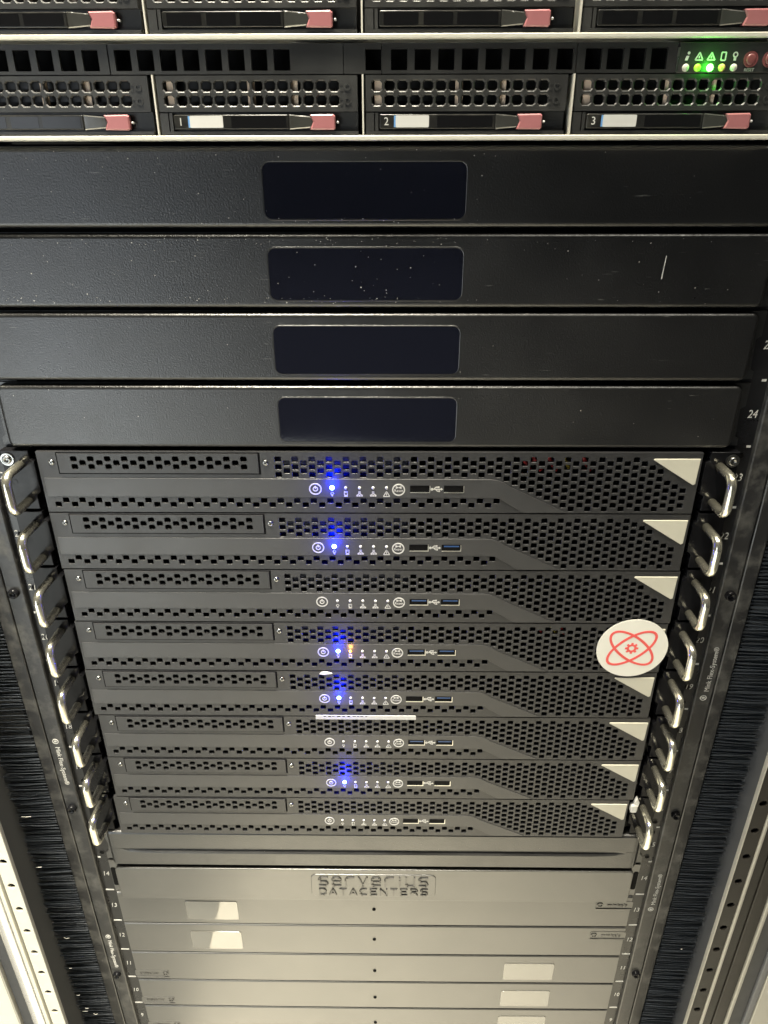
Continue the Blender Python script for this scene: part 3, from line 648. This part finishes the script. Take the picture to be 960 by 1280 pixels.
# ------------------------------------------------------------------ thin snap-in blanks (units 9 to 13)
def snap_blank(u, label, flip, first=False):
    z = (u-24)*UH
    t = thing('snap_in_blank', label, 'blank panel', (0, 0, z), 'thin plastic blanking strips at the bottom of the rack')
    def body(mb):
        prof = [(1.0, 0.45), (-1.4, 0.45), (-2.3, 1.0), (-2.7, 1.9), (-2.7, 42.6), (-2.3, 43.5), (-1.4, 44.05), (1.0, 44.05)]
        rows = []
        for k in range(25):
            x = -240.4+480.8*k/24; bow = 0.5*math.cos(x/240.4*math.pi/2)
            rows.append([(x, y-bow, zz) for y, zz in prof])
        mb.grid(rows[::-1], False, False)
    b = part('strip_body', 'snapbody', body, M['plastic'], t)
    part('centre_latch', 'snaplatch', lambda mb: mb.lathe(0, 0, [(1.7, -2.6), (1.6, -3.9), (1.0, -4.3), (0.2, -4.3)], 14), M['dark'], t, (0, 0, 24 if not flip else 19))
    s_ = 1 if flip else -1
    cx, cz = s_*153.5, 22.2-s_*(-2.4 if flip else 2.0)
    def field(mb): mb.cushion(-24.8, 24.8, -13.2, 13.2, -0.45, 0.4, 0.3, 2.2)
    part('label_field', 'snapfield', field, M['gloss'], t, (cx, -3.0, 20.2 if not flip else 19.2))
    part('field_edge_shade', 'snapedge', lambda mb: mb.prism(rrect(-25.2, 25.0, -14.2, 13.2, 2.4), -0.12, 0.5), M['dark'], t.children[-1])  # dark rim painted in for the shade on the recess ledge
    ex = -s_*224.5
    def em(mb):
        mb.prism(rrect(-17.2, 17.2, -5.0, 5.0, 2.4), -0.3, 0.5)
        mb.box(-16.6, 16.6, -1.0, 0.4, -5.5, -4.9)
    ep = part('brand_boss', 'snapboss', em, M['plastic'], t, (ex, -2.75, 10.5 if flip else 33.0))
    part('boss_ring', 'snapring', lambda mb: (mb.ring(0, 0, 1.9, 2.9, -0.7, 0.1, 20), mb.box(-0.5, 0.5, -0.45, 0.1, -2.2, 2.2)), M['plastic'], ep, ((-13.2 if not flip else 13.2), -0.3, 0.0))
    txt('boss_lettering', 'snaptxt%d' % flip, 'minkels', 5.4, M['plastic'], ep, ((3.0 if not flip else -3.0), -0.5, 0.0), extrude=0.35, rot=math.pi if flip else 0.0, xscale=1.15)
    return t
snap_blank(13, 'thin blank strip with label field at left, half hidden under the embossed panel', 0)
snap_blank(12, 'thin blank strip beside number 12, label field at left, raised boss at right', 0)
snap_blank(11, 'thin blank strip beside number 11, upper of the pale label fields at right', 1)
snap_blank(10, 'thin blank strip beside number 10, middle of the pale label fields at right', 1)
snap_blank(9, 'lowest thin plastic blank strip in view, its pale label field cut off at right', 1)

# ------------------------------------------------------------------ the two drive-bay servers at the top (units 28 and 29)
YD = -22.0
def tray_mesh(mb):                                                  # tray-local: x 0..105, z as in the server
    cols = [(7.0+6.52*k, [25.6, 19.2]) for k in range(14)]
    perforated(mb, cols, YD, 1.6, 2.95, 2.8, 1.2, 1.2, 103.6, 14.2, 30.3, 0.5)
    mb.ring(98.6, 25.2, 1.0, 1.8, YD-0.35, YD+0.1, 12); mb.ring(98.6, 19.0, 1.0, 1.8, YD-0.35, YD+0.1, 12)
    for z in (24.0, 26.6, 17.6, 20.2): mb.prism([(94.8, z-0.7), (96.2, z-0.7), (96.2, z+0.7), (94.8, z+0.7)], YD-0.2, YD+0.1)
def tray_body(mb):
    mb.box(1.2, 103.6, YD+3.2, YD+6, 5.2, 14.1)                       # recess behind the lever
    mb.box(1.2, 103.8, YD-0.4, YD+6, 3.7, 5.3)                        # lower lip
    mb.box(1.2, 5.4, YD-0.2, YD+3.2, 5.3, 13.6); mb.box(6.0, 7.6, YD-0.2, YD+3.2, 5.3, 13.6)
    mb.box(1.2, 103.6, YD+9, YD+10, 14.1, 30.3)
def lever(mb):
    mb.cushion(8.2, 68.0, 6.2, 12.9, YD-0.8, YD+3.0, 0.5, 0.8, 3)
def lever_windows(mb, items):
    for a, b in items: mb.prism(rrect(a, b, 7.0, 12.1, 0.4, 2), YD-0.95, YD-0.7)
def lever_neck(mb):
    P = [(68.1, 6.0), (79.5, 6.9), (81.0, 9.5), (79.5, 12.0), (68.1, 13.0)]
    mb.prism(P, YD-1.0, YD+2.6, 0.5)
def red_tab(mb):
    mb.prism([(79.0, 6.0), (91.0, 5.8), (92.0, 6.6), (92.0, 12.2), (91.0, 13.0), (79.0, 12.8), (80.4, 9.5)], YD-1.6, YD+2.0, 0.6)
def drive_inside(mb):
    mb.box(-1.9, 1.9, YD+2.6, YD+3.4, 15, 29.5)
def drive_metal(mb):
    mb.box(10, 92, YD+6.5, YD+7.5, 17.4, 19.2); mb.box(10, 92, YD+6.5, YD+7.5, 23.5, 25.0)
def seg2(mb, xa, za, xb, zb, w_=0.3):
    d = Vector((xb-xa, zb-za)).normalized()*w_; mb.prism([(xa+d.y, za-d.x), (xb+d.y, zb-d.x), (xb-d.y, zb+d.x), (xa-d.y, za+d.x)], YD-0.6, YD-0.35)
def make_drive_server(k, label, numbers):
    t = thing('drive_bay_server', label, 'server', (0, 0, (4+k)*UH), 'drive-bay servers at the top of the rack')
    part('chassis', 'ds_ch', lambda mb: mb.box(-218, 218, YD+12, 640, 3.6, 44.0), M['dark'], t)
    part('steel_lip', 'ds_lip', lambda mb: (mb.cushion(-219, 219, 1.1, 3.3, YD-2.0, YD+40, 0.5, 0.6)), M['galv'], t)
    for x in (-213.2, -106.4, 0.2, 106.9, 213.4):
        part('bay_divider', 'ds_dv', lambda mb: mb.box(-0.4, 0.4, YD-1.2, YD+12, 3.6, 30.6), M['galv'], t, (x, 0, 0))
    # vent strip along the top, in five pieces
    def vents(x0, x1, holes):
        def fn(mb): perforated(mb, [(h, [37.0]) for h in holes], YD+0.6, 2.5, 4.1, 4.6, 0.3, x0, x1, 30.9, 44.0)
        part('vent_strip', None, fn, M['carrier'], t)
    vents(-213, -128.0, [-206.5+11.6*i for i in range(7)])
    vents(-127.4, -9.6, [-120.5+11.45*i for i in range(8)])
    vents(-9.2, 9.6, [5.7]); vents(10.0, 107.2, [18.6+11.85*i for i in range(8)]); vents(107.6, 157.2, [115.8+10.9*i for i in range(4)])
    cp = part('control_panel', 'ds_cp', lambda mb: (mb.cushion(157.6, 213, 30.6, 43.8, YD-0.4, YD+6, 0.5, 0.8, 3)), M['carrier'], t)
    part('panel_edge', 'ds_pe', lambda mb: mb.box(157.0, 157.9, YD-0.9, YD-0.2, 31.2, 41.6), M['steel'], cp)
    for i, (x, mk) in enumerate(((161.9, 'led_clear'), (167.8, 'led_dimgreen'), (174.0, 'led_green'), (179.9, 'led_yellow'), (185.8, 'led_clear'))):
        if k: mk = 'led_clear'
        r = 1.7
        part('status_led', 'ds_led'+mk, lambda mb: mb.lathe(0, 0, [(r, 0.1), (r, -0.6), (r*0.75, -1.2), (r*0.2, -1.4)], 16), M[mk], t, (x, YD-0.4, 32.9))
        if mk == 'led_green': lamp('led_glow', t, (x, YD-5, 33.5), 0.008, (0.05, 1.0, 0.03), 1.5)
    y0, y1 = YD-0.6, YD-0.35
    part('info_icon', 'ds_i1', lambda mb: (mb.prism([(161.0, 36.0), (162.4, 36.0), (163.0, 38.0), (161.6, 38.0)], y0, y1), mb.lathe(162.6, 39.2, [(0.7, y1), (0.7, y0)], 8)), M['white'], cp)
    for x in (168.0, 174.0): part('alert_icon', 'ds_i2', lambda mb: [seg2(mb, *q) for q in ((-1.9, 36.2, 1.9, 36.2), (-1.9, 36.2, 0, 39.4), (1.9, 36.2, 0, 39.4), (0, 36.9, 0, 38.0))], M['white'], cp, (x, 0, 0))
    part('drive_icon', 'ds_i3', lambda mb: [seg2(mb, *q) for q in ((178.9, 36.0, 181.1, 36.0), (178.9, 39.4, 181.1, 39.4), (178.9, 36.0, 178.9, 39.4), (181.1, 36.0, 181.1, 39.4))], M['white'], cp)
    part('bulb_icon', 'ds_i4', lambda mb: (mb.ring(185.8, 38.4, 0.7, 1.3, y0, y1, 14), mb.box(185.2, 186.4, y0, y1, 35.9, 37.4)), M['white'], cp)
    for x in (193.6, 203.0):
        part('push_button', 'ds_btn', lambda mb: (mb.ring(0, 0, 2.6, 3.5, -0.7, 0.1, 24), mb.lathe(0, 0, [(2.5, 0.1), (2.4, -1.0), (1.8, -1.3), (0.3, -1.2)], 20)), M['btn'], t, (x, YD-0.4, 36.4))
    txt('reset_lettering', 'ds_rt', 'RESET', 1.9, M['white'], cp, (193.8, YD-0.5, 31.9))
    for n, x in enumerate((-213.0, -106.2, 0.4, 107.1)):
        tr = part('drive_tray', 'ds_tr', tray_body, M['carrier'], t, (x, 0, 0))
        part('tray_grille', 'ds_tm', tray_mesh, M['carrier'], tr)
        part('drive_front', 'ds_df', drive_metal, M['copper'] if False else M['brown'], tr)
        for bx in (7.6, 49.0, 71.0): part('drive_bracket', 'ds_di', drive_inside, M['copper'], tr, (bx, 0, 0))
        part('release_lever', 'ds_lv', lever, M['smoky'], tr); part('lever_neck', 'ds_ln', lever_neck, M['clear'], tr)
        part('release_tab', 'ds_tb', red_tab, M['tab'], tr)
        if numbers and n > 0:
            txt('tray_number', 'trn%d' % n, str(n), 5.2, M['white'], tr, (11.8, YD-0.85, 9.5))
            part('number_label', 'ds_nl', lambda mb: mb.prism(rrect(16.6, 33.8, 6.9, 12.4, 0.5, 2), YD-1.05, YD-0.7), M['white'], tr)
            part('label_edge', 'ds_le', lambda mb: mb.box(15.7, 16.7, YD-1.0, YD-0.7, 7.0, 12.3), M['bluetag'], tr)
            part('lever_window', 'ds_lw1', lambda mb: lever_windows(mb, ((38.0, 66.5),)), M['tint'], tr)
        else:
            part('lever_window', 'ds_lw2', lambda mb: lever_windows(mb, ((10.5, 27.5), (30.0, 44.5), (46.5, 66.5))), M['tint'], tr)
        part('tray_light', 'ds_tl', lambda mb: mb.lathe(93.2, 9.4, [(0.6, YD+3.2), (0.55, YD-0.2), (0.1, YD-0.4)], 8), M['white'], tr)
    return t
make_drive_server(0, 'black drive-bay server with white labels on its trays and a lit green light', True)
make_drive_server(1, 'black drive-bay server at the very top, cut off, trays without white labels', False)
